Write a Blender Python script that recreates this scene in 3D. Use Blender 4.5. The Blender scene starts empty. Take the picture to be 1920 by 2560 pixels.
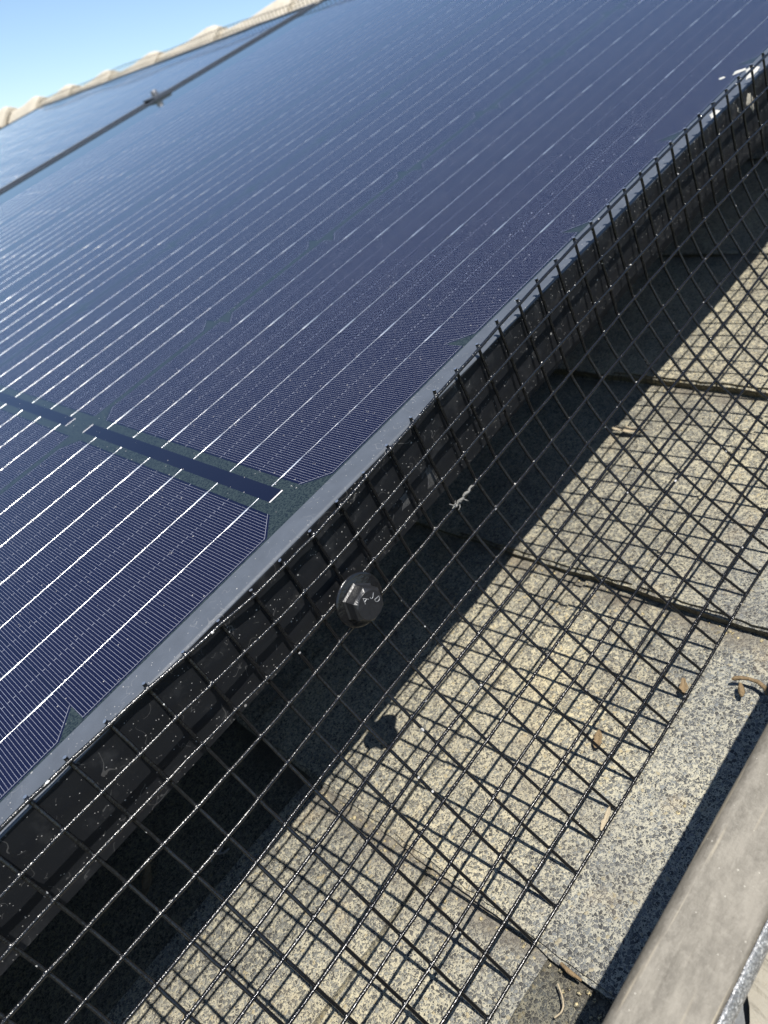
import bpy, math, random
from mathutils import Matrix, Vector
random.seed(7)
sc = bpy.context.scene
MM = 0.001                      # everything below is modelled in millimetres in roof axes:
                                # X up the slope, Y along the ridge, Z off the roof
SLOPE = math.radians(18)
ROT = Matrix.Rotation(-SLOPE, 4, 'Y')   # roof axes -> world (X climbs)

# ------------------------------------------------------------------ camera
RC = [[0.6291062, -0.6839391, -0.3693952], [-0.664119, -0.2259675, -0.7126603], [0.4039449, 0.6936613, -0.5963745]]
cam_d = bpy.data.cameras.new('camera'); cam = bpy.data.objects.new('camera', cam_d)
sc.collection.objects.link(cam); sc.camera = cam
cm = Matrix(((RC[0][0], -RC[1][0], -RC[2][0], 26.317*MM), (RC[0][1], -RC[1][1], -RC[2][1], -174.328*MM),
             (RC[0][2], -RC[1][2], -RC[2][2], 131.978*MM), (0, 0, 0, 1)))
cam.matrix_world = ROT @ cm
cam_d.sensor_fit = 'VERTICAL'; cam_d.sensor_height = 36; cam_d.lens = 1915.89/2560*36
cam_d.clip_start = 0.005; cam_d.clip_end = 2000
cam_d.dof.use_dof = True; cam_d.dof.focus_distance = 0.232; cam_d.dof.aperture_fstop = 23

# ------------------------------------------------------------------ light
SUN_ROOF = Vector((0.07, -0.38, 1)).normalized()
sun_w = (ROT.to_3x3() @ SUN_ROOF).normalized()
w = bpy.data.worlds.new("World"); sc.world = w; w.use_nodes = True
nt = w.node_tree; bg = nt.nodes['Background']
sky = nt.nodes.new('ShaderNodeTexSky'); sky.sky_type = 'NISHITA'; sky.sun_disc = False
sky.sun_elevation = math.asin(sun_w.z); sky.sun_rotation = math.atan2(sun_w.x, sun_w.y)
sky.air_density = 1.0; sky.dust_density = 0.15; sky.ozone_density = 3.5
nt.links.new(sky.outputs[0], bg.inputs[0]); bg.inputs[1].default_value = 0.104
sl = bpy.data.lights.new('sun', 'SUN'); sl.energy = 5.0; sl.angle = math.radians(0.5); sl.color = (1, 0.955, 0.88)
so = bpy.data.objects.new('sun', sl); sc.collection.objects.link(so)
so.rotation_euler = sun_w.to_track_quat('Z', 'Y').to_euler()
vs = sc.view_settings; vs.view_transform = 'Standard'; vs.look = 'None'; vs.exposure = 0.64; vs.gamma = 1; vs.use_curve_mapping = False
sc.cycles.max_bounces = 6; sc.cycles.sample_clamp_indirect = 6

# ------------------------------------------------------------------ mesh helpers
PITCH = 139.0; BUTT0 = 63.3      # shingle courses
class MB:
    def __init__(s): s.v = []; s.f = []; s.mi = []; s.sm = []
    def add(s, vs, fs, mi=0, smooth=False):
        o = len(s.v); s.v += [tuple(p) for p in vs]
        for f in fs: s.f.append(tuple(i+o for i in f)); s.mi.append(mi); s.sm.append(smooth)
    def box(s, x0, x1, y0, y1, z0, z1, mi=0):
        s.add([(x0,y0,z0),(x1,y0,z0),(x1,y1,z0),(x0,y1,z0),(x0,y0,z1),(x1,y0,z1),(x1,y1,z1),(x0,y1,z1)],
              [(0,3,2,1),(4,5,6,7),(0,1,5,4),(1,2,6,5),(2,3,7,6),(3,0,4,7)], mi)
    def extrude_x(s, prof, x0, x1, mi=0, smooth=False, closed=True, n=1):
        k = len(prof); vs = []; fs = []
        for i in range(n+1):
            x = x0+(x1-x0)*i/n
            vs += [(x, y, z) for y, z in prof]
        for i in range(n):
            for j in range(k if closed else k-1):
                a = i*k+j; b = i*k+(j+1) % k
                fs.append((a, a+k, b+k, b))
        s.add(vs, fs, mi, smooth)
        if closed:
            s.add(vs[:k], [tuple(range(k))], mi); s.add(vs[-k:], [tuple(reversed(range(k)))], mi)
    def tube(s, pts, r, n=7, mi=0, cap=None, up=None):
        pts = [Vector(p) for p in pts]; m = len(pts); vs = []; fs = []
        rs = r if isinstance(r, (list, tuple)) else [r]*m
        nrm = None
        for i in range(m):
            t = (pts[min(i+1, m-1)]-pts[max(i-1, 0)]).normalized()
            if nrm is None:
                nrm = t.orthogonal() if up is None else (Vector(up)-t*t.dot(Vector(up)))
            nrm = (nrm-t*t.dot(nrm)).normalized(); bn = t.cross(nrm)
            for k in range(n):
                a = 2*math.pi*k/n
                rr = rs[i]
                if isinstance(rr, tuple): d = nrm*math.cos(a)*rr[0]+bn*math.sin(a)*rr[1]
                else: d = nrm*(math.cos(a)*rr)+bn*(math.sin(a)*rr)
                vs.append(pts[i]+d)
        for i in range(m-1):
            for k in range(n):
                a = i*n+k; b = i*n+(k+1) % n
                fs.append((a, b, b+n, a+n))
        s.add(vs, fs, mi, True)
        c = mi if cap is None else cap
        s.add(vs[:n], [tuple(reversed(range(n)))], c); s.add(vs[-n:], [tuple(range(n))], c)
    def ball(s, c, r, mi=0, n=6, m=4, sq=(1, 1, 1)):
        vs = [(c[0], c[1], c[2]+r*sq[2])]; fs = []
        for i in range(1, m):
            th = math.pi*i/m
            for k in range(n):
                a = 2*math.pi*k/n
                vs.append((c[0]+r*sq[0]*math.sin(th)*math.cos(a), c[1]+r*sq[1]*math.sin(th)*math.sin(a), c[2]+r*sq[2]*math.cos(th)))
        vs.append((c[0], c[1], c[2]-r*sq[2])); L = len(vs)-1
        for k in range(n):
            fs.append((0, 1+k, 1+(k+1) % n)); fs.append((L, L-n+(k+1) % n, L-n+k))
        for i in range(m-2):
            for k in range(n):
                a = 1+i*n+k; b = 1+i*n+(k+1) % n
                fs.append((a, a+n, b+n, b))
        s.add(vs, fs, mi, True)

LOC = {}
def make(name, mb, mats, loc=(0,0,0)):
    me = bpy.data.meshes.new(name)
    me.from_pydata([((x-loc[0])*MM, (y-loc[1])*MM, (z-loc[2])*MM) for x, y, z in mb.v], [], mb.f)
    for m in (mats if isinstance(mats, (list, tuple)) else [mats]): me.materials.append(m)
    me.polygons.foreach_set('material_index', mb.mi); me.polygons.foreach_set('use_smooth', mb.sm)
    me.update()
    o = bpy.data.objects.new(name, me); sc.collection.objects.link(o); return o
def place(o, loc): o.matrix_world = ROT @ Matrix.Translation(Vector(loc)*MM)
def tag(o, label, cat, group=None, kind=None):
    o['label'] = label; o['category'] = cat
    if group: o['group'] = group
    if kind: o['kind'] = kind
def thing(name, label, cat, loc, group=None):
    o = bpy.data.objects.new(name, None); sc.collection.objects.link(o); o.empty_display_size = 0.02
    place(o, loc); tag(o, label, cat, group); LOC[o.name] = loc; return o
def part(name, mb, mats, parent, label=None):
    loc = LOC[parent.name]; o = make(name, mb, mats, loc); o.parent = parent; LOC[o.name] = loc
    if label: o['label'] = label
    return o
def single(name, mb, mats, loc, label, cat, group=None):
    o = make(name, mb, mats, loc); place(o, loc); tag(o, label, cat, group); LOC[o.name] = loc; return o

# ------------------------------------------------------------------ node helpers
class NM:
    def __init__(s, name):
        s.mat = bpy.data.materials.new(name); s.mat.use_nodes = True
        s.nt = s.mat.node_tree; s.b = s.nt.nodes['Principled BSDF']
    def n(s, t, **kw):
        o = s.nt.nodes.new(t)
        for k, v in kw.items(): setattr(o, k, v)
        return o
    def link(s, a, b): s.nt.links.new(a, b)
    def put(s, sock, v):
        if hasattr(v, 'is_linked') or isinstance(v, bpy.types.NodeSocket): s.link(v, sock)
        else: sock.default_value = v
    def m(s, op, a, b=0.0, c=None):
        o = s.n('ShaderNodeMath', operation=op); s.put(o.inputs[0], a); s.put(o.inputs[1], b)
        if c is not None: s.put(o.inputs[2], c)
        return o.outputs[0]
    def mul(s, *a):
        r = a[0]
        for x in a[1:]: r = s.m('MULTIPLY', r, x)
        return r
    def mx(s, *a):
        r = a[0]
        for x in a[1:]: r = s.m('MAXIMUM', r, x)
        return r
    def lt(s, a, b): return s.m('LESS_THAN', a, b)
    def gt(s, a, b): return s.m('GREATER_THAN', a, b)
    def coord(s): return s.n('ShaderNodeTexCoord').outputs['Object']
    def noise(s, scale, detail=3, rough=.55, vec=None, out=0):
        o = s.n('ShaderNodeTexNoise'); o.inputs['Scale'].default_value = scale; o.inputs['Detail'].default_value = detail
        o.inputs['Roughness'].default_value = rough; s.link(vec if vec is not None else s.coord(), o.inputs['Vector']); return o.outputs[out]
    def voro(s, scale, feature='F1', vec=None, rnd=1):
        o = s.n('ShaderNodeTexVoronoi', feature=feature); o.inputs['Scale'].default_value = scale
        o.inputs['Randomness'].default_value = rnd
        s.link(vec if vec is not None else s.coord(), o.inputs['Vector']); return o
    def ramp(s, fac, stops, interp='LINEAR'):
        o = s.n('ShaderNodeValToRGB'); s.link(fac, o.inputs[0]); e = o.color_ramp.elements
        o.color_ramp.interpolation = interp
        while len(e) < len(stops): e.new(0.5)
        for el, (p, c) in zip(e, stops): el.position = p; el.color = (*c, 1) if len(c) == 3 else c
        return o.outputs[0]
    def mixc(s, fac, a, b):
        o = s.n('ShaderNodeMix', data_type='RGBA'); s.put(o.inputs[0], fac)
        for i, v in ((6, a), (7, b)):
            if isinstance(v, tuple): o.inputs[i].default_value = (*v, 1)
            else: s.link(v, o.inputs[i])
        return o.outputs[2]
    def bump(s, h, dist, strength=1.0, nrm=None):
        o = s.n('ShaderNodeBump'); o.inputs['Distance'].default_value = dist; o.inputs['Strength'].default_value = strength
        s.link(h, o.inputs['Height'])
        if nrm is not None: s.link(nrm, o.inputs['Normal'])
        return o.outputs[0]
    def stretch(s, sx, sy, sz):
        o = s.n('ShaderNodeMapping'); o.inputs['Scale'].default_value = (sx, sy, sz); s.link(s.coord(), o.inputs[0]); return o.outputs[0]
    def set(s, **kw):
        for k, v in kw.items():
            sk = s.b.inputs[k]
            if isinstance(v, tuple) and len(v) == 3: v = (*v, 1)
            s.put(sk, v)
        return s.mat

def speckle(N, scale, size, keep):
    """sparse pale dust specks: 1 inside a small dot, only on a share of the cells"""
    v = N.voro(scale); sep = N.n('ShaderNodeSeparateColor'); N.link(v.outputs['Color'], sep.inputs[0])
    return N.mul(N.lt(v.outputs['Distance'], N.m('MULTIPLY', sep.outputs[1], size)), N.lt(sep.outputs[0], keep))

def mat_laminate(ncol):
    N = NM('solar laminate'); sp = N.n('ShaderNodeSeparateXYZ'); N.link(N.coord(), sp.inputs[0])
    x = N.m('MULTIPLY', sp.outputs[0], 1000.0); y = N.m('MULTIPLY', sp.outputs[1], 1000.0)
    v = N.m('ABSOLUTE', x); a0 = N.m('SUBTRACT', v, 7.4)
    j = N.m('FLOOR', N.m('DIVIDE', a0, 80.0)); a = N.m('SUBTRACT', a0, N.m('MULTIPLY', j, 80.0))
    inr = N.mul(N.gt(a0, 0.0), N.lt(j, 12.5))
    ww = N.m('DIVIDE', N.m('SUBTRACT', y, 12.5), 168.8); c = N.m('FLOOR', ww)
    b = N.m('SUBTRACT', N.m('SUBTRACT', y, 12.5), N.m('MULTIPLY', c, 168.8))
    par = N.m('ABSOLUTE', N.m('MODULO', c, 2.0))
    ac = N.m('ADD', N.mul(a, N.m('SUBTRACT', 1.0, par)), N.mul(N.m('SUBTRACT', 80.0, a), par))
    bm = N.m('MINIMUM', b, N.m('SUBTRACT', 164.5, b)); s_ = N.m('ADD', bm, ac)
    # distance to the nearest cell outline (straight sides and cut corners)
    edge = N.m('MINIMUM', bm, N.m('MULTIPLY', N.m('SUBTRACT', s_, 8.2), 0.7071))
    cell = N.mul(inr, N.gt(edge, 0.0), N.gt(c, -0.5), N.lt(c, ncol-0.5))
    inside = N.gt(edge, 0.75)
    outline = N.mul(inside, N.lt(edge, 0.86))
    fx = N.m('DIVIDE', a, 1.05); k = N.m('FLOOR', fx); ff = N.m('SUBTRACT', fx, k)
    finger = N.mul(N.lt(ff, 0.066), inside, N.gt(a, 0.9))
    t = N.m('ADD', N.m('DIVIDE', N.m('SUBTRACT', b, 19.5), 25.56), 10.0)
    d = N.m('ABSOLUTE', N.m('SUBTRACT', N.m('FRACT', t), 0.5))
    dash = N.mul(N.lt(d, 0.0032), N.lt(N.m('MODULO', k, 2.0), 0.5), inside, N.gt(b, 19.5), N.lt(b, 147.0))
    line = N.mx(outline, finger, dash)
    # slight finger-print breaks so that the lines are not perfectly even
    line = N.mul(line, N.m('ADD', 0.7, N.m('MULTIPLY', N.noise(300, 2), 0.5)))
    strip = N.mul(N.lt(v, 3.05), N.gt(b, 13.7), N.lt(b, 161.8), N.gt(c, -0.5))
    ends = N.mul(N.lt(v, 3.1), N.mx(N.lt(N.m('ABSOLUTE', N.m('SUBTRACT', b, 13.45)), 0.28),
                                  N.lt(N.m('ABSOLUTE', N.m('SUBTRACT', b, 162.0)), 0.3)))
    back = N.mixc(N.ramp(N.noise(1500, 2, .6), [(.38, (0, 0, 0)), (.58, (1, 1, 1))]), (.008, .012, .0105), (.027, .037, .031))
    blue = N.mixc(N.noise(7, 2), (.0025, .0022, .0105), (.0037, .0034, .0155))
    joint = N.mul(N.lt(a, 0.45), cell)
    blue = N.mixc(joint, blue, (.003, .003, .010))
    col = N.mixc(cell, back, blue)
    col = N.mixc(N.mul(line, cell), col, (.30, .31, .35))
    col = N.mixc(strip, col, (.0045, .0052, .0115))
    col = N.mixc(ends, col, (.75, .7, .66))
    dust = N.mx(speckle(N, 700, .20, .13), speckle(N, 210, .06, .07), speckle(N, 40, .018, .16))
    col = N.mixc(N.mul(dust, .6), col, (.45, .43, .39))
    film = N.ramp(N.noise(18, 5, .6), [(.40, (0, 0, 0)), (.75, (1, 1, 1))])
    col = N.mixc(N.m('MULTIPLY', film, .005), col, (.5, .48, .45))
    N.set(**{'Base Color': col, 'IOR': 1.62, 'Specular IOR Level': .5, 'Specular Tint': (.34, .50, .95),
             'Roughness': N.m('ADD', .04, N.m('MULTIPLY', dust, .4))})
    return N.mat

def mat_frame():
    N = NM('black anodised aluminium')
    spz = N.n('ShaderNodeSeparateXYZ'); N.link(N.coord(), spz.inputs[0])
    sp = N.mx(speckle(N, 1500, .26, .16), speckle(N, 600, .17, .10), speckle(N, 200, .10, .10))
    co = N.noise(70, 2, .5); ct = N.noise(115, 2, .5, N.stretch(1, 1, .7))
    hair = N.mul(N.mx(N.lt(N.m('ABSOLUTE', N.m('SUBTRACT', co, .47)), .0035), N.lt(N.m('ABSOLUTE', N.m('SUBTRACT', ct, .56)), .003)), N.gt(N.noise(170, 2), .54))
    smear = N.ramp(N.noise(85, 6, .65), [(.54, (0, 0, 0)), (.74, (1, 1, 1))])
    # settled dust film on the rim's upward face, with sky reflection painted in blue-grey
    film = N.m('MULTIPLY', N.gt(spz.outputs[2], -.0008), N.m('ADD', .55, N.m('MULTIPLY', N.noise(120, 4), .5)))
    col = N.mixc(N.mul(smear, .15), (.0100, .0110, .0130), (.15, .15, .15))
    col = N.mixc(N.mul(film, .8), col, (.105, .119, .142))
    col = N.mixc(N.mx(N.mul(sp, .7), N.mul(hair, .13)), col, (.40, .385, .36))
    rg = N.m('ADD', .33, N.m('MULTIPLY', N.noise(300, 3), .14))
    return N.set(**{'Base Color': col, 'Metallic': 0.0, 'Roughness': rg, 'Specular IOR Level': .24,
                    'Normal': N.bump(N.noise(2600, 2), .00004)})

def mat_wire():
    N = NM('black coated wire')
    grit = N.mx(speckle(N, 500, .24, .10), speckle(N, 170, .14, .07))
    col = N.mixc(N.mul(grit, .8), (.006, .0063, .0072), (.55, .54, .52))
    h = N.m('ADD', N.m('MULTIPLY', N.noise(1300, 3, .6), .7), N.m('MULTIPLY', N.noise(420, 2), .6))
    return N.set(**{'Base Color': col, 'Roughness': N.m('ADD', .12, N.m('MULTIPLY', N.noise(800, 2), .16)), 'Specular IOR Level': .55,
                    'Normal': N.bump(h, .00022, 1.0)})

def mat_shingle(name='asphalt granules', tint=(1, 1, 1), dark=1.0):
    N = NM(name); co = N.coord()
    def warped(amp, sc_, seed):
        w_ = N.n('ShaderNodeVectorMath', operation='MULTIPLY_ADD'); N.link(N.noise(sc_, 3, .6, co, 1), w_.inputs[0])
        w_.inputs[1].default_value = (amp,)*3; N.link(co, w_.inputs[2]); return w_.outputs[0]
    c1 = warped(.0013, 800, 0); c2 = warped(.0006, 1900, 1)
    v1 = N.voro(840, 'F1', c1); e1 = N.voro(840, 'DISTANCE_TO_EDGE', c1)
    v2 = N.voro(1600, 'F1', c2); e2 = N.voro(1600, 'DISTANCE_TO_EDGE', c2)
    s1 = N.n('ShaderNodeSeparateColor'); N.link(v1.outputs['Color'], s1.inputs[0])
    s2 = N.n('ShaderNodeSeparateColor'); N.link(v2.outputs['Color'], s2.inputs[0])
    def g(*c): return tuple(dark*q*r for q, r in zip(c, tint))
    stops = [(0, g(.060, .060, .060)), (.15, g(.095, .096, .095)), (.36, g(.165, .164, .155)), (.54, g(.130, .133, .132)),
             (.72, g(.20, .205, .20)), (.88, g(.28, .275, .245)), (.96, g(.36, .31, .21))]
    big = N.ramp(s1.outputs[0], stops, 'CONSTANT')
    small = N.ramp(s2.outputs[0], [(0, g(.05, .052, .055)), (.25, g(.12, .12, .12)), (.45, g(.25, .24, .21)), (.65, g(.36, .335, .265)), (.82, g(.43, .395, .305)), (.93, g(.17, .18, .185))], 'CONSTANT')
    worn = N.ramp(N.noise(12, 5, .62), [(.34, (0, 0, 0)), (.66, (1, 1, 1))])
    keep = N.lt(s1.outputs[1], N.m('SUBTRACT', .86, N.m('MULTIPLY', worn, .40)))
    wid = N.m('MULTIPLY', N.m('ADD', .05, N.m('MULTIPLY', worn, .10)), N.m('ADD', .2, N.m('MULTIPLY', N.noise(420, 3), 1.5)))
    stone = N.mul(keep, N.gt(e1.outputs['Distance'], wid))
    grit = N.mixc(N.lt(e2.outputs['Distance'], .08), small, g(.43, .40, .31))
    col = N.mixc(stone, grit, big)
    patch = N.ramp(N.noise(10, 5, .6), [(.30, (.66, .67, .69)), (.55, (.95, .95, .95)), (.72, (1.12, 1.09, 1.0))])
    mm = N.n('ShaderNodeMix', data_type='RGBA', blend_type='MULTIPLY'); mm.inputs[0].default_value = 1
    N.link(col, mm.inputs[6]); N.link(patch, mm.inputs[7]); col = mm.outputs[2]
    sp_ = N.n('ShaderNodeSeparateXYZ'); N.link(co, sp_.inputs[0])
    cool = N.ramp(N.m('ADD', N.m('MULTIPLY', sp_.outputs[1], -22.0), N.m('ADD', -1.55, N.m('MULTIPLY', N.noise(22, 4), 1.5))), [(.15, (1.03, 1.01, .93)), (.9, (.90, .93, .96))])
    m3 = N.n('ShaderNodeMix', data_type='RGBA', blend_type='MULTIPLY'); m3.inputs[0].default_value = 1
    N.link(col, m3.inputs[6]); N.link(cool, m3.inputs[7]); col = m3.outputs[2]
    dirt = N.mul(N.ramp(N.noise(26, 5, .65, N.stretch(1.0, .55, 1)), [(.50, (0, 0, 0)), (.72, (1, 1, 1))]), .38)
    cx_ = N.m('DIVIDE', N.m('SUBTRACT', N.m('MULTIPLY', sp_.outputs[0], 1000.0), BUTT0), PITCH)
    wn = N.n('ShaderNodeTexWhiteNoise', noise_dimensions='1D'); N.link(N.m('FLOOR', cx_), wn.inputs['W'])
    m4 = N.n('ShaderNodeMix', data_type='RGBA', blend_type='MULTIPLY'); m4.inputs[0].default_value = 1
    N.link(col, m4.inputs[6]); N.link(N.ramp(wn.outputs['Value'], [(0, (.86, .87, .89)), (1, (1.06, 1.04, 1.0))]), m4.inputs[7]); col = m4.outputs[2]
    # grime washed into the foot of each course, just below the butt edge above it
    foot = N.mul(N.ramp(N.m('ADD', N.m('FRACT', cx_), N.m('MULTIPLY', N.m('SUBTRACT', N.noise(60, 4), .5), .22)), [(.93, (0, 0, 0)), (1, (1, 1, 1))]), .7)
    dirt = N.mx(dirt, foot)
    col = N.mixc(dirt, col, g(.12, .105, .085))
    rust = N.ramp(N.noise(44, 4, .62), [(.60, (0, 0, 0)), (.72, (1, 1, 1))])
    col = N.mixc(N.m('MULTIPLY', rust, .17), col, g(.36, .25, .12))
    h = N.m('ADD', N.mul(stone, N.m('ADD', .25, N.m('MULTIPLY', N.m('MINIMUM', e1.outputs['Distance'], .3), 1.4))),
            N.m('MULTIPLY', N.m('MINIMUM', e2.outputs['Distance'], .3), .5))
    return N.set(**{'Base Color': col, 'Roughness': .7, 'Specular IOR Level': .35, 'Normal': N.bump(h, .0007, .8)})

def mat_plain(name, col, rough, metal=0.0, nscale=300, nbump=.0001, var=.25, spec=.5):
    N = NM(name); c2 = tuple(q*(1-var) for q in col)
    return N.set(**{'Base Color': N.mixc(N.noise(nscale, 4), col, c2), 'Roughness': rough, 'Metallic': metal, 'Specular IOR Level': spec,
                    'Normal': N.bump(N.noise(nscale*2, 3), nbump)})

def mat_flashing():
    N = NM('weathered metal')
    st = N.noise(150, 6, .72, N.stretch(.45, 1.2, 1.2)); blot = N.noise(620, 5, .75)
    col = N.mixc(N.ramp(st, [(.38, (0, 0, 0)), (.62, (1, 1, 1))]), (.092, .080, .061), (.165, .147, .116))
    col = N.mixc(N.mul(N.ramp(blot, [(.48, (0, 0, 0)), (.72, (1, 1, 1))]), .45), col, (.235, .212, .172))
    scr = N.noise(520, 2, .5, N.stretch(.04, 1, 1))
    col = N.mixc(N.mul(N.ramp(scr, [(.61, (0, 0, 0)), (.68, (1, 1, 1))]), .6), col, (.30, .255, .18))
    stain = N.ramp(N.noise(38, 4, .6, N.stretch(.3, 1, 1)), [(.56, (0, 0, 0)), (.70, (1, 1, 1))])
    col = N.mixc(N.mul(stain, .40), col, (.16, .10, .05))
    grit = speckle(N, 900, .2, .2)
    col = N.mixc(N.mul(grit, .5), col, (.42, .39, .33))
    return N.set(**{'Base Color': col, 'Metallic': .1, 'Roughness': .58, 'Normal': N.bump(N.m('ADD', blot, scr), .0003, .7)})

def mat_sparkle():
    N = NM('galvanised edge'); v = N.voro(2600); sep = N.n('ShaderNodeSeparateColor'); N.link(v.outputs['Color'], sep.inputs[0])
    col = N.ramp(sep.outputs[0], [(0, (.14, .14, .14)), (.55, (.24, .24, .24)), (.85, (.40, .40, .39)), (1, (.72, .71, .69))])
    return N.set(**{'Base Color': col, 'Metallic': .55, 'Roughness': .38, 'Normal': N.bump(N.noise(2500, 2), .0003)})

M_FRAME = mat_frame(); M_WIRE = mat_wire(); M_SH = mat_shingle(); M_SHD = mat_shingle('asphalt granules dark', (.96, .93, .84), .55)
M_ZINC = mat_plain('cut zinc', (.55, .56, .58), .35, .9)
M_RIB = mat_plain('tinned ribbon', (.90, .89, .87), .30, .9, 900, .00002, .08)
M_BACK = mat_plain('backsheet', (.03, .03, .03), .7)
M_BOLT = mat_plain('black oxide steel', (.026, .0265, .029), .36, .2, 500, .00012, .5)
M_WASH = mat_plain('black plastic disc', (.010, .0103, .0115), .25, 0, 260, .00025, .5)
M_LETTER = mat_plain('worn raised lettering', (.26, .26, .265), .42, .4, 900, .00005)
M_FLASH = mat_flashing(); M_SPARK = mat_sparkle()
M_CAP = mat_plain('tan ridge granules', (.54, .48, .38), .85, 0, 60, .002, .35)
M_TWIG = mat_plain('dry bark', (.26, .18, .095), .85, 0, 500, .0008, .65)
M_LEAF = mat_plain('dry leaf', (.27, .19, .10), .85, 0, 500, .0009, .65)
M_HUSK = mat_plain('pale husk', (.42, .35, .24), .85, 0, 400, .0006, .4)
M_LICH = mat_plain('grey lichen fibre', (.21, .205, .19), .9, 0, 900, .0006, .4)
M_DROP = mat_plain('dried dropping', (.46, .45, .41), .9, 0, 700, .0003, .2)
M_MUD = mat_plain('dried mud stain', (.46, .42, .34), .92, 0, 500, .0003, .5)
M_SCUFF = mat_plain('dusty scuff', (.085, .085, .085), .8, 0, 900, .0003, .9)
M_PAINT = mat_plain('peeling cream paint', (.27, .245, .195), .8, 0, 300, .0006, .22)
M_WOOD = mat_plain('grey primed wood', (.16, .17, .18), .8, 0, 200, .0006, .4)
M_GROUND = mat_plain('dry lawn', (.12, .13, .06), .95, 0, 2, .01, .5)

def lerp(a, b, t): return a+(b-a)*t
def interp(tab, x):
    if x <= tab[0][0]: return tab[0][1]
    for (x0, y0), (x1, y1) in zip(tab, tab[1:]):
        if x <= x1: return lerp(y0, y1, (x-x0)/(x1-x0))
    return tab[-1][1]

# ------------------------------------------------------------------ roof
ZR = -126.0; TH = 4.2
roof = thing('shingle_roof', 'weathered grey and cream asphalt shingle roof under the solar panels and wire mesh', 'roof', (0, 0, ZR))
deck = MB(); deck.box(-900, 1250, -116, 4200, ZR-40, ZR-6.5)
# the tall built-up ridge behind the array and the far slope
deck.extrude_x([(-116, ZR-7), (4200, ZR-7), (4200, ZR-6.6), (-116, ZR-6.6)], 1250, 1262)
deck.add([(1225,-116,ZR-2),(1225,4200,ZR-2),(1318,4200,-6),(1318,-116,-6),(1342,-116,-6),(1342,4200,-6),(1440,-116,ZR-20),(1440,4200,ZR-20),
          (4200,-116,ZR-1800),(4200,4200,ZR-1800),(1225,-116,ZR-60),(1225,4200,ZR-60)],
         [(0,3,2,1),(3,4,5,2),(4,6,7,5),(6,8,9,7)], 1)
part('roof_deck', deck, [M_WOOD, M_CAP], roof)
import mathutils.noise as mn
def nz(x, y, s, seed=0): return mn.noise(Vector((x*s, y*s, seed*7.3)))
def course(k):
    xb = BUTT0+PITCH*k; mb = MB()
    ys = []; yy = -118.0
    while yy < 4200:
        ys.append(yy); yy += 2.5 if yy < 140 else (25 if yy < 400 else 400)
    xs = [0, 1.2, 4, 10, 20, 40, 70, 100, 130, 152]
    def jit(y): return 1.1*nz(k*31, y, .045, 1)+.5*nz(k*17, y, .33, 2)
    def lift(y):
        if k == 1: return 2.2*max(0, min(1, (30-y)/60))+1.0*nz(0, y, .05, 5)          # curled tab by the open crack
        if k == 2: return 1.8+1.2*nz(3, y, .04, 5)
        return -1.9*max(0, min(1, (y+30)/40))+.7*nz(k*9, y, .05, 5)
    top = []; bot = []
    for dx in xs:
        f = dx/PITCH
        for y in ys:
            e = jit(y) if dx < 3 else 0
            z = ZR-0.4-TH*f+lift(y)*max(0, 1-dx/75)**2 - (.5 if dx == 0 else 0)+.35*nz(xb+dx, y, .03, 8)
            top.append((xb+dx+e, y, z)); bot.append((xb+dx+e+(.8 if dx == 0 else 0), y, max(z-TH+.4*nz(dx, y, .1), ZR-6.4)))
    n = len(ys); m = len(xs); L = len(top); fs = []
    for i in range(m-1):
        for j in range(n-1):
            a = i*n+j
            fs.append((a, a+n, a+n+1, a+1))
    mb.add(top, fs, 1 if k == -1 else 0, True)
    mb.add(top[:n]+bot[:n], [(j, j+1, n+j+1, n+j) for j in range(n-1)], 1)
    mb.add([top[i*n] for i in range(m)]+[bot[i*n] for i in range(m)], [(i, m+i, m+i+1, i+1) for i in range(m-1)], 1)
    mb.add(bot, [tuple(reversed(f)) for f in fs[:n-1]], 1)
    # overlay tabs of the laminated shingle, a second thin layer with its own cut edges
    tabs = {-1: [(-74.6, -24.6), (-22.6, 46)], 0: [(-140, -4.5), (0, 90)], 1: [(-150, -30), (-27, 70)], 2: [(-60, 60)]}.get(k, [])
    for (ya, yb) in tabs:
        x0 = xb+1.2 if k > -1 else xb+6; x1 = xb+PITCH+6
        nx, ny = 24, max(6, int((yb-ya)/4)); vs = []
        for i in range(nx+1):
            for q in range(ny+1):
                X = lerp(x0, x1, i/nx); Y = lerp(ya, yb, q/ny)
                if Y < -117: Y = -117
                if q in (0, ny): Y += .5*nz(X, ya, .2, 3)
                dx = X-xb
                z = ZR-0.4-TH*dx/PITCH+lift(Y)*max(0, 1-dx/75)**2+.35*nz(X, Y, .03, 8)+1.3
                vs.append((X+(1.0*nz(Y, k, .3, 4) if i == 0 else 0), Y, z))
        q = ny+1
        mb.add(vs, [(i*q+r, i*q+q+r, i*q+q+r+1, i*q+r+1) for i in range(nx) for r in range(ny)], 0, True)
        lo = [(a, b, c-1.7) for a, b, c in vs]
        rim = [i*q for i in range(nx+1)]
        mb.add([vs[i] for i in rim]+[lo[i] for i in rim], [(i, nx+1+i, nx+2+i, i+1) for i in range(nx)], 0)
        rim = [i*q+ny for i in range(nx+1)]
        mb.add([vs[i] for i in rim]+[lo[i] for i in rim], [(i+1, nx+2+i, nx+1+i, i) for i in range(nx)], 0)
        mb.add(vs[:q]+lo[:q], [(r, r+1, q+r+1, q+r) for r in range(ny)], 1)
    part('shingle_course', mb, [M_SHD if k == -1 else M_SH, M_SHD] if k != -1 else [M_SH, M_SHD], roof)
for k in range(-5, 9): course(k)

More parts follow.
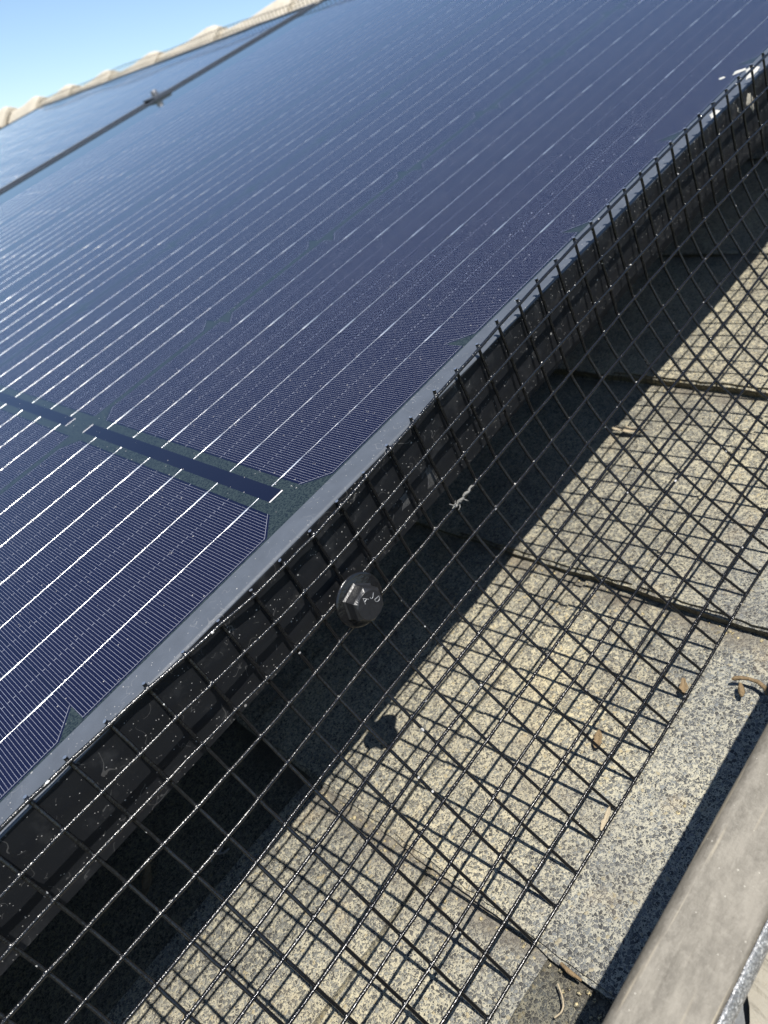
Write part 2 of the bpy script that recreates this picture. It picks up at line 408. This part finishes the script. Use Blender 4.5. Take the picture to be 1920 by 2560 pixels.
# ridge caps beyond the array
def ridge_cap_mb():
    mb = MB(); n = 9; prof = []
    for i in range(n):
        t = -1+2*i/(n-1); prof.append((t*62, -abs(t)**1.25*46))
    vs = []; rows = [(-165, 20, 1.04), (-150, 26, 1.05), (-115, 27, 1.03), (-60, 21, 1.0), (0, 14, .98), (70, 10.5, .96), (170, 8, .95)]
    for y, dz, sx in rows: vs += [(px*sx, y+3*math.sin(px), pz+dz) for px, pz in prof]
    fs = [(i*n+j, i*n+j+1, i*n+n+j+1, i*n+n+j) for i in range(len(rows)-1) for j in range(n-1)]
    mb.add(vs, fs, 0, True)
    lo = [(x, y, z-14) for x, y, z in vs[:n]]
    mb.add(vs[:n]+lo, [(j+1, j, n+j, n+j+1) for j in range(n-1)], 0)
    mb.add([(x, y+4, z) for x, y, z in lo]+[(x, y, z-12) for x, y, z in vs[n:2*n]], [(j+1, j, n+j, n+j+1) for j in range(n-1)], 0)
    return mb
cap0 = None
for i, (y, z) in enumerate([(820, 1), (1110, 1), (1403, -1), (1699, 0), (2016, -4), (2312, -4), (2598, -1), (2889, 3), (3188, 9), (3480, 12), (3775, 12)]):
    loc = (1330, y+150, z-11)
    if cap0 is None:
        cap0 = make('ridge_cap', ridge_cap_mb(), M_CAP); o = cap0
        tag(o, 'tan ridge cap shingle overlapping its neighbours along the ridge behind the panels', 'ridge cap', 'ridge caps along the roof ridge')
    else:
        o = cap0.copy(); sc.collection.objects.link(o)
    place(o, loc)
    o.matrix_world = o.matrix_world @ Matrix.Rotation(math.radians(random.uniform(-1.2, 1.2)), 4, 'Z')

# ------------------------------------------------------------------ solar panels
XC = 109.2; XA, XB = -978.0, 1196.0
def rounded_top(y0, y1, zt, zb, r=1.3, n=5):
    p = [(y0, zb)]
    for i in range(n+1):
        a = math.pi-(math.pi/2)*i/n
        p.append((y0+r+r*math.cos(a), zt-r+r*math.sin(a)))
    p += [(y1, zt), (y1, zb)]
    return p
def panel(y0, y1, ncol, label, fine):
    t = thing('solar_panel', label, 'solar panel', (XC, y0, 0))
    fr = MB()
    fr.extrude_x(list(reversed(rounded_top(y0, y0+9.65, 0, -31.5))), XA, XB, 0)
    fr.box(XA, XB, y0+9.65, y0+28, -31.5, -29.8)
    fr.extrude_x([(2*(y1)-a if False else y1-(a-y0), b) for a, b in rounded_top(y0, y0+11, 0, -31.5)], XA, XB, 0)
    for xa, xb in ((XA, XA+9.65), (XB-9.65, XB)):
        fr.box(xa, xb, y0+9.66, y1-11.01, -31.5, 0)
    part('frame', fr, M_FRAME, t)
    lm = MB(); lm.box(XA+9.66, XB-9.66, y0+9.66, y1-11.02, -6.5, -1.5)
    part('glass_laminate', lm, [mat_laminate(ncol)], t)
    rb = MB()
    for c in range(ncol):
        for q in range(6):
            y = y0+12.5+168.8*c+19.5+25.56*q
            if y > y1-14: continue
            for sgn in (1, -1):
                xs = [(3.1, .16)]
                for jn in range(13):
                    base = 7.4+80*jn
                    if base > 1060: break
                    b0 = random.uniform(.085, .12)
                    wide = [(0, .10), (1.5, .44), (9.5, .38), (12, b0)] if (c % 2 == 0) else [(.5, b0), (66, b0), (68, .38), (77.5, .44), (79.2, .10)]
                    xs += [(base+u, r) for u, r in wide]
                    if fine:
                        for u in (20.5, 30, 39.5, 49, 58.5, 68) if c % 2 == 0 else (10, 20, 30, 40, 50, 58):
                            u += random.uniform(-.5, .5); bb = random.uniform(.16, .24)
                            xs += [(base+u-1.2, b0), (base+u, bb), (base+u+1.2, b0)]
                xs.sort()
                pts = [(XC+sgn*u, y+.16*math.sin(u*.021+q)+random.uniform(-.05, .05), -1.44) for u, r in xs]
                rb.tube(pts, [(r, min(r, .17)) for u, r in xs], 6 if fine else 4, up=(0, 1, 0))
    part('busbar_ribbon', rb, M_RIB, t)
    bk = MB(); bk.box(XC-55, XC+55, y0+60, y0+110, -22, -6.7)
    part('junction_box', bk, M_BACK, t)
    return t
P1 = panel(0, 1140, 6, 'near dark blue solar panel whose black frame edge carries the bolted wire mesh', True)
P2 = panel(1168, 2600, 8, 'far solar panel reflecting pale sky across the grey seam below the ridge', False)

# mid clamp in the seam
cl = thing('panel_clamp', 'small black clamp with a shiny bolt head bridging the seam between the panels', 'clamp', (778, 1154, 0))
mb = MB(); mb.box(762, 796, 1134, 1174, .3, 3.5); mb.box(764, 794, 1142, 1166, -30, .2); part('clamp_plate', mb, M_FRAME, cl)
mb = MB(); mb.tube([(778, 1154, 3.6), (778, 1154, 10), (778, 1154, 11.5)], [6, 6, 4.5], 6); bl = part('clamp_bolt', mb, mat_plain('dull bolt steel', (.22, .22, .23), .45, .6), cl)

# ------------------------------------------------------------------ wire mesh
PB = [(-2.2,3.3),(-2.9,-9.4),(-3.9,-22),(-5.0,-34.6),(-9.2,-46.5),(-14.6,-58),(-21,-69),(-28,-79.6),(-36,-89.4),(-44.6,-98.8),(-53.2,-108),(-62.2,-116.8),(-70.6,-124.7)]
PA = [(-.9,3.0),(-5,-8.4),(-7.5,-20),(-11,-31.8),(-16.5,-43),(-22,-53.5),(-29,-63),(-36,-72.6),(-43,-83),(-50,-93.6),(-57,-104),(-64,-114.6),(-70.9,-124.7)]
TOP = [(-200,-1),(0,-.9),(38,-2.6),(76,-5.6),(101,-5.7),(114,-5.1),(152,-2.3),(203,1.2),(254,3.2),(330,3.9),(406,3.0),(500,2.2),(800,1.5)]
def sheet(X, r):
    t = min(1, max(0, (X-8)/95.0)); t = t*t*(3-2*t)
    i = int(min(11, max(0, math.floor(r)))); f = r-i
    a = [lerp(PA[i][q], PA[i+1][q], f) for q in (0, 1)]; b = [lerp(PB[i][q], PB[i+1][q], f) for q in (0, 1)]
    y, z = lerp(a[0], b[0], t), lerp(a[1], b[1], t)
    z += interp(TOP, X)*max(0, 1-r/7.0)
    pull = math.exp(-((X-101)/22.0)**2-((r-2.6)/1.6)**2)
    y += 0.6*pull
    z += (2.6*math.exp(-((X-216)/26.0)**2)+2.4*math.exp(-((X-352)/26.0)**2))*(r/12.0)**4
    wob = .45*math.sin(X*.037+r*.9)*min(1, r/3)*min(1, (12.4-r)/3)
    return y-abs(wob)*.6, z+wob
def norm(X, r):
    a = sheet(X, max(0, r-.05)); b = sheet(X, min(12, r+.05)); dy, dz = b[0]-a[0], b[1]-a[1]; L = math.hypot(dy, dz)
    return dz/L, -dy/L         # pointing outwards (away from the panel)
WR = .585
mesh = MB(); S = 12.7
random.seed(11)
I0, I1 = -16, 62
jx = {i: random.gauss(0, .16) for i in range(I0, I1+1)}
for r in range(13):
    pts = []
    for i in range((I0)*2, I1*2+1):
        X = i*S/2
        y, z = sheet(X, r); ny, nz_ = norm(X, r)
        k = .12*math.sin(i*math.pi)+random.gauss(0, .05)
        pts.append((X, y-ny*0+ny*.1*0+random.gauss(0, .06), z+k))
    mesh.tube(pts, WR, 8)
for i in range(I0, I1+1):
    X = i*S+jx[i]; pts = []
    for q in range(0, 37):
        r = q/3.0
        y, z = sheet(X, r); ny, nz_ = norm(X, r)
        o = -1.0 if ny < 0 else 1.0
        pts.append((X+random.gauss(0, .04), y-ny*1.1, z-nz_*1.1))
    y, z = pts[0][1], pts[0][2]
    pts.insert(0, (pts[0][0]+random.gauss(0, .2), y+.1, z+random.uniform(1.1, 1.9)))
    mesh.tube(pts, WR, 8, cap=1)
    for r in range(13):
        y, z = sheet(X, r); ny, nz_ = norm(X, r)
        mesh.ball((X, y-ny*.45, z-nz_*.45), random.uniform(.74, 1.0), 0, 8, 6, (1.15, 1, 1))
tm = single('wire_mesh', mesh, [M_WIRE, M_ZINC], (0, 0, 0), 'black coated square wire mesh bolted to the near panel, flaring onto the shingles', 'wire mesh')

far = MB(); random.seed(5)
def farz(y): return 15+2.5*math.sin(y*.004)+2*math.sin(y*.013+1)
for yb in range(-1, 205):
    y = 12.7*yb
    far.tube([(1200, y, farz(y)+1.5), (1199.5, y, -10), (1203, y, -50), (1240, y, -112)], .6, 5)
for r in range(11):
    pts = []
    for yb in range(0, 52):
        y = 12.7*4*yb; zt = farz(y)-12.7*r
        x = 1199 if zt > -30 else 1199+.35*(-30-zt)
        if zt > -118: pts.append((x, y, zt))
    far.tube(pts, .6, 5)
single('wire_mesh', far, [M_WIRE], (1199, 0, 0), 'distant strip of black wire mesh along the top edge of the panels', 'wire mesh')

# ------------------------------------------------------------------ mesh fastener
BX, BZ = 101.3, -30.3
bt = thing('mesh_fastener', 'round black washer with a hex bolt head clamping the wire mesh under the panel frame', 'fastener', (BX, -6, BZ))
def ring(cy, rad, n=40, ph=0): return [(BX+rad*math.cos(2*math.pi*i/n+ph), cy, BZ+rad*math.sin(2*math.pi*i/n+ph)) for i in range(n)]
mb = MB(); n = 40; rings = [ring(-5.4, 8.8), ring(-6.0, 9.1), ring(-6.5, 9.1), ring(-6.8, 8.8), ring(-6.9, 8.3), ring(-7.0, 7.4), ring(-7.3, 6.6), ring(-7.3, 1)]
vs = [p for r in rings for p in r]
mb.add(vs, [(i*n+j, i*n+(j+1) % n, i*n+n+(j+1) % n, i*n+n+j) for i in range(len(rings)-1) for j in range(n)], 0, True)
mb.add(rings[0], [tuple(range(n))], 0)
mb.v = [(x, y, z) for x, y, z in mb.v]
washer = part('washer', mb, M_WASH, bt)
mb = MB(); HC = (99.9, -29.6)
def hexr(cy, rad, ph=.52): return [(HC[0]+rad*math.cos(math.pi*i/3+ph), cy, HC[1]+rad*math.sin(math.pi*i/3+ph)) for i in range(6)]
HX, HZ = 100.6, -30.0
def hring(y, rad, kind):
    out = []
    for i in range(48):
        a = 2*math.pi*i/48+.26
        if kind == 'hex':
            m_ = (a-.26) % (math.pi/3)-math.pi/6; rr = rad*math.cos(math.pi/6)/math.cos(m_)
        else: rr = rad
        out.append((HX+rr*math.cos(a), y, HZ+rr*math.sin(a)))
    return out
rs = [hring(-7.2, 6.7, 'hex'), hring(-7.6, 6.7, 'hex'), hring(-8.2, 6.15, 'hex'), hring(-11.9, 6.1, 'hex')]
cham = []
for p_, in zip(hring(-11.9, 6.1, 'hex')):
    cham.append(p_)
top_h = hring(-13.3, 4.75, 'c')
rs += [[tuple(lerp(a, b, .12) if q != 1 else lerp(a, b, .25) for q, (a, b) in enumerate(zip(u, v_))) for u, v_ in zip(cham, top_h)], top_h]
vs = [p for r in rs for p in r]
mb.add(vs, [(i*48+j, i*48+(j+1) % 48, i*48+48+(j+1) % 48, i*48+48+j) for i in range(len(rs)-1) for j in range(48)], 0, False)
mb.add(top_h, [tuple(range(48))], 0)
head = part('hex_head', mb, M_BOLT, bt)
LET = {'A': [[(-.5, 0), (0, 1.1), (.5, 0)], [(-.3, .38), (.3, .38)]],
       'J': [[(.28, 1.1), (.28, .3), (.16, .06), (-.06, 0), (-.26, .1), (-.3, .3)]],
       'D': [[(-.34, 0), (-.34, 1.1), (.05, 1.06), (.34, .82), (.38, .5), (.3, .2), (.02, 0), (-.34, 0)]]}
mb = MB()
for ch, ang in (('A', 102), ('J', 46), ('D', -8)):
    a = math.radians(ang); ca, sa = math.cos(a), math.sin(a)
    for st in LET[ch]:
        pts = []
        for u, v_ in st:
            rad = 2.0+v_*1.75; tu = u*1.8
            pts.append((HX+rad*ca+tu*sa, -13.33, HZ+rad*sa-tu*ca))
        mb.tube(pts, .17, 6)
part('raised_lettering', mb, M_LETTER, head)
mb = MB(); mb.tube([(BX, -5.6, BZ), (BX, 3, BZ-4), (BX+1, 30, BZ-14), (BX+1, 60, BZ-16), (BX+1, 75, BZ-6), (BX+1, 70, BZ-1.8)], 2.2, 8)
part('hook_rod', mb, M_BOLT, bt)
bt.matrix_world = bt.matrix_world @ Matrix.Rotation(math.radians(-9), 4, 'X')

# ------------------------------------------------------------------ roof edge
fl = thing('roof_edge_flashing', 'dull scratched grey brown metal flashing raised along the roof edge beside the shingles', 'flashing', (60, -125, -90))
prof = [(-119.5, ZR-5), (-119.5, -60)]
for i in range(13):
    a = math.radians(112*i/12); prof.append((-121.9+2.4*math.cos(a), -53.6+2.4*math.sin(a)))
q0 = prof[-1]
for i in range(1, 9): prof.append((lerp(q0[0], -136.0, i/8), lerp(q0[1], -56.2, i/8)-.5*math.sin(math.pi*i/8)))
prof += [(-136.5, -56.8), (-136.7, -57.8), (-136.7, -60), (-122, -61), (-122, ZR-5)]
mb = MB(); mb.extrude_x(prof, -500, 1500, 0, True, n=100)
mb.v = [(x, y+.35*mn.noise(Vector((x*.03, y*.05, 3))), z+.45*mn.noise(Vector((x*.02, y*.08, 9)))) for x, y, z in mb.v]
part('top_plate', mb, M_FLASH, fl)
mb = MB(); prof = [(-136.7, -56.7), (-137.3, -57.3), (-138.0, -58.6), (-138.4, -60.2), (-138.3, -62), (-137.8, -63), (-136.7, -63)]
mb.extrude_x(prof, -500, 1500, 0, True)
part('drip_lip', mb, M_SPARK, fl, 'sparkling silvery drip lip')
fb = thing('trim_board', 'grey trim board with peeling cream paint tucked under the metal flashing', 'board', (60, -160, -95))
mb = MB(); mb.box(-500, 1500, -230, -126, -130, -93.5); part('plank', mb, M_WOOD, fb)
mb = MB()
ed = [(92,-131.9),(88,-131.5),(87.2,-132.5),(85.1,-132.9),(82.8,-132.4),(81.4,-131.2),(79.8,-132.2),(78,-133),(75.7,-134.6),(72.9,-135.8)]
pts = [(400, -130)]
x = 380
while x > 95: pts.append((x, -131+random.uniform(-1.5, 1.5))); x -= random.uniform(3, 9)
pts += ed
x = 70
while x > -200: pts.append((x, -136+random.uniform(-2, 2))); x -= random.uniform(3, 9)
k = len(pts); up = [(a, b, -91+(.8 if i % 3 else 2.0)) for i, (a, b) in enumerate(pts)]; inn = [(a, b-7-2*math.sin(a*.4), -92.2) for a, b in pts]; out = [(a, -229, -92.2) for a, b in pts]; dn = [(a, b+.2, c-1.2) for a, b, c in up]
mb.add(up+inn+out+dn, [f for i in range(k-1) for f in ((i, i+1, k+i+1, k+i), (k+i, k+i+1, 2*k+i+1, 2*k+i), (i+1, i, 3*k+i, 3*k+i+1))], 0)
part('peeling_paint', mb, M_PAINT, fb)

# ------------------------------------------------------------------ debris and stains
def leaf_mb(cx, cy, cz, L, W, ang, curl):
    mb = MB(); vs = []; n = 9; notch = [random.uniform(.55, 1.25) for _ in range(9)]; ca, sa = math.cos(ang), math.sin(ang)
    for side in (0, 1):
        for i in range(n):
            t = i/(n-1); wd = W*math.sin(math.pi*min(1, t*.93+.04))**.8*notch[i]
            for s_ in (-1, -.4, .4, 1):
                u = (t-.5)*L; v_ = s_*wd/2
                z = cz+curl*(2*t-1)**2*L*.30+abs(s_)*wd*.30*notch[(i*3) % 9]+.06*W*math.sin(i*2.1+s_*3)-side*.25
                vs.append((cx+u*ca-v_*sa, cy+u*sa+v_*ca, z))
    h = n*4; fs = []
    for i in range(n-1):
        for j in range(3):
            a = i*4+j; fs.append((a, a+4, a+5, a+1)); fs.append((h+a+1, h+a+5, h+a+4, h+a))
        fs.append((i*4, h+i*4, h+i*4+4, i*4+4)); fs.append((i*4+3, i*4+7, h+i*4+7, h+i*4+3))
    mb.add(vs, fs, 0, True); return mb
tw = thing('twig', 'short curved brown twig with a broken stub lying on the shingles near the flashing', 'twig', (178, -87, -124))
mb = MB(); mb.tube([(178.3,-81.2,-124.6),(179.0,-82.2,-124.2),(179.8,-83.9,-123.9),(180.4,-86.4,-123.7),(180.6,-89.6,-123.8),(179.5,-92.5,-124.2),(177.4,-93.8,-124.6)], [.5,.85,.75,.65,.8,.9,.4], 8)
part('stem', mb, M_TWIG, tw)
mb = MB(); mb.tube([(177.9,-84.3,-124.6),(176.2,-85.4,-124.4),(174.6,-86.3,-124.5),(173.2,-86.9,-125)], [.5,1.1,1.2,.5], 8)
part('stub', mb, M_LEAF, tw)
single('dry_leaf', leaf_mb(168, -68, -124.6, 6.5, 3.0, .5, .5), M_LEAF, (168, -68, -124.6), 'small orange brown leaf scrap caught under the outer edge of the wire mesh', 'leaf')
single('dry_leaf', leaf_mb(134, -51.5, -125.5, 7.5, 3.6, .35, .6), M_LEAF, (134, -51.5, -125.5), 'folded tan leaf scrap on sunlit shingles beneath the middle of the mesh', 'leaf')
single('seed_husk', leaf_mb(109.5, -69, -125.4, 9, 2.4, .2, .3), M_HUSK, (109.5, -69, -125.4), 'pale papery seed husk against the lowest wire of the mesh', 'husk')
single('dry_leaf', leaf_mb(298, 26, -125, 20, 5.5, -1.45, .25), M_HUSK, (298, 26, -125), 'long tan leaf lying across the edge of the panel shadow', 'leaf')
single('dry_leaf', leaf_mb(-8, 74, -126, 16, 5, .9, .4), M_LEAF, (-8, 74, -126), 'brown leaf in the deep shade under the panel frame', 'leaf')
mb = MB()
for q in range(7):
    a = random.uniform(0, 6.28); mb.tube([(18, 54, -125.5), (18+2.5*math.cos(a), 54+2.5*math.sin(a), -124.8), (18+4.5*math.cos(a+.5), 54+4.5*math.sin(a+.5), -125.3)], .45, 5)
single('fluff_tuft', mb, M_LICH, (18, 54, -126), 'pale tuft of fluff in the shade under the panel', 'fluff')
mb = MB()
mb.tube([(63.2,-80.5,-124.6),(62.6,-84,-124.3),(62.8,-88,-124.7)], [.5,.8,.4], 6)
single('bark_sliver', mb, M_TWIG, (63, -84, -125), 'rusty sliver of bark wedged in the shingle joint', 'bark')
mb = MB(); vs = []
for i in range(13):
    t = i/12; vs.append((50+8*t, -86.5-2.6*math.sin(math.pi*t)+4*t, -125.2+.4*math.sin(math.pi*t)))
mb.tube(vs, .28, 5)
single('pine_needle', mb, M_HUSK, (54, -86, -126), 'thin curved straw coloured needle on the dark shingle patch', 'needle')
# fibre wrapped on the mesh
mb = MB(); pts = []; rr = []
for i in range(26):
    X = lerp(149.6, 162.4, i/25); y, z = sheet(X, 3.0); a = i*.9
    pts.append((X, y-.25+.25*math.cos(a), z+.35+.25*math.sin(a))); rr.append(random.uniform(.40, .62) if 1 < i < 24 else .2)
mb.tube(pts, rr, 7)
for X, dx, dy in ((154, -1.6, 1.8), (155.4, 1.5, -2.2), (153.2, -1.8, -1.5)):
    y, z = sheet(X, 3.0); mb.tube([(X, y-.6, z), (X+dx*.5, y-1.2, z+dy*.5), (X+dx, y-1.0, z+dy)], [.3, .25, .12], 5)
y, z = sheet(149.2, 2.75)
mb.tube([(149, y-.9, z+.6), (149.9, y-1.6, z-.6), (150.8, y-1.7, z-.7), (151.5, y-1.5, z+.3)], [.2, .2, .18, .12], 5)
single('lichen_fibre', mb, M_LICH, (156, -8, -30), 'grey white shred of fibre wrapped round a wire just below the panel frame', 'fibre')

def blot(pts, plane, off, depth, mat, mi=0):
    """irregular thin crust lying on a face: plane 'z' (top) or 'y' (frame face)"""
    n = len(pts); cx = sum(p[0] for p in pts)/n; cy = sum(p[1] for p in pts)/n; fine = []
    for i in range(n):
        a = pts[i]; b = pts[(i+1) % n]
        for q in range(5):
            t = q/5; r = 1+random.uniform(-.10, .10)
            fine.append((cx+(lerp(a[0], b[0], t)-cx)*r, cy+(lerp(a[1], b[1], t)-cy)*r))
    mb = MB(); m = len(fine)
    def P(u, v_, h): return (u, v_, off+h) if plane == 'z' else (u, off-h, v_)
    vs = [P(u, v_, .0) for u, v_ in fine]+[P(cx+(u-cx)*.9, cy+(v_-cy)*.9, depth) for u, v_ in fine]+[P(cx, cy, depth)]
    fs = [(i, (i+1) % m, m+(i+1) % m, m+i) for i in range(m)]+[(m+i, m+(i+1) % m, 2*m) for i in range(m)]
    if plane == 'y': fs = [tuple(f) for f in fs]
    mb.add(vs, fs, 0, True); return mb
single('mud_blot', blot([(406.1,-4.2),(408.9,-9),(407.5,-14),(405.3,-10.7),(400.6,-7.3),(403,-3.5)], 'y', 0.02, .12, 0), M_MUD, (405, 0, -8),
       'large tan dried mud blot on the panel frame face at the upper right', 'stain')
single('mud_blot', blot([(392.2,-5),(394,-5.4),(393.6,-8),(392.2,-7)], 'y', .02, .12, 0), M_MUD, (393, 0, -6),
       'small tan mud spot on the frame face left of the larger blot', 'stain')
single('bird_dropping', blot([(380.3,4.6),(379,1.2),(374.6,.6),(371,1.6),(375,4.4)], 'z', .02, .15, 0), M_DROP, (376, 3, 0),
       'flat white bird dropping on the frame rim, nearer the camera', 'dropping')
single('bird_dropping', blot([(424,9.4),(428,8.5),(425,3),(416,2.2),(411,3.6),(417,6.2)], 'z', .02, .2, 0), M_DROP, (420, 6, 0),
       'long white bird dropping on the frame rim at the far upper right', 'dropping')
single('bird_dropping', blot([(424,16.3),(427,13.5),(428.7,11.1),(431,13),(429,17)], 'z', -1.48, .2, 0), M_DROP, (428, 14, -1.5),
       'white bird dropping splashed on the glass beside the frame rim', 'dropping')
single('bird_dropping', blot([(421,21),(423,19),(424.5,20.5),(423,22.5)], 'z', -1.48, .2, 0), M_DROP, (423, 21, -1.5),
       'smallest white dropping spot on the glass, farthest from the frame rim', 'dropping')
single('dust_scuff', blot([(149.4,-18.3),(152,-18.4),(153.2,-25.6),(147.2,-25.8),(149.4,-22)], 'y', .02, .05, 0), M_SCUFF, (150, 0, -22),
       'dusty grey scuff on the black frame face just above the fibre shred', 'scuff')
single('dust_scuff', blot([(135.2,-18.6),(139,-18.9),(138.6,-23.8),(134,-23.6),(136.4,-21)], 'y', .02, .05, 0), M_SCUFF, (136, 0, -21),
       'dusty grey scuff on the frame face between the fastener and the fibre shred', 'scuff')

random.seed(21)
M_GRIT = mat_shingle('loose grit', (1.1, 1.0, .78), 1.25)
gr = MB()
for q in range(330):
    k = random.choice([-1, 0, 0, 1, 1, 2]); near = random.random() < .6
    X = BUTT0+PITCH*k+(-abs(random.gauss(0, 2.5))-.6 if near else random.uniform(0, 130)); Y = random.uniform(-116, 40)
    dx = (X-BUTT0) % PITCH
    zz = ZR+.2-TH*dx/PITCH if not near else ZR-3.6
    r = random.uniform(.35, .9)
    gr.ball((X, Y, zz+r*.5), r, 0, 5, 4, (random.uniform(.7, 1.3), random.uniform(.7, 1.3), random.uniform(.5, .9)))
go = single('loose_grit', gr, M_GRIT, (100, -60, ZR), 'loose pale granules scattered on the shingles and gathered in their joints', 'grit'); go['kind'] = 'stuff'

# ------------------------------------------------------------------ ground far below the roof
g = MB(); g.box(-120000, 120000, -120000, 120000, -20, 0)
go = make('ground', g, M_GROUND); go.location = (0, 0, -4.2); tag(go, 'dry lawn far below the roof', 'ground', kind='structure')
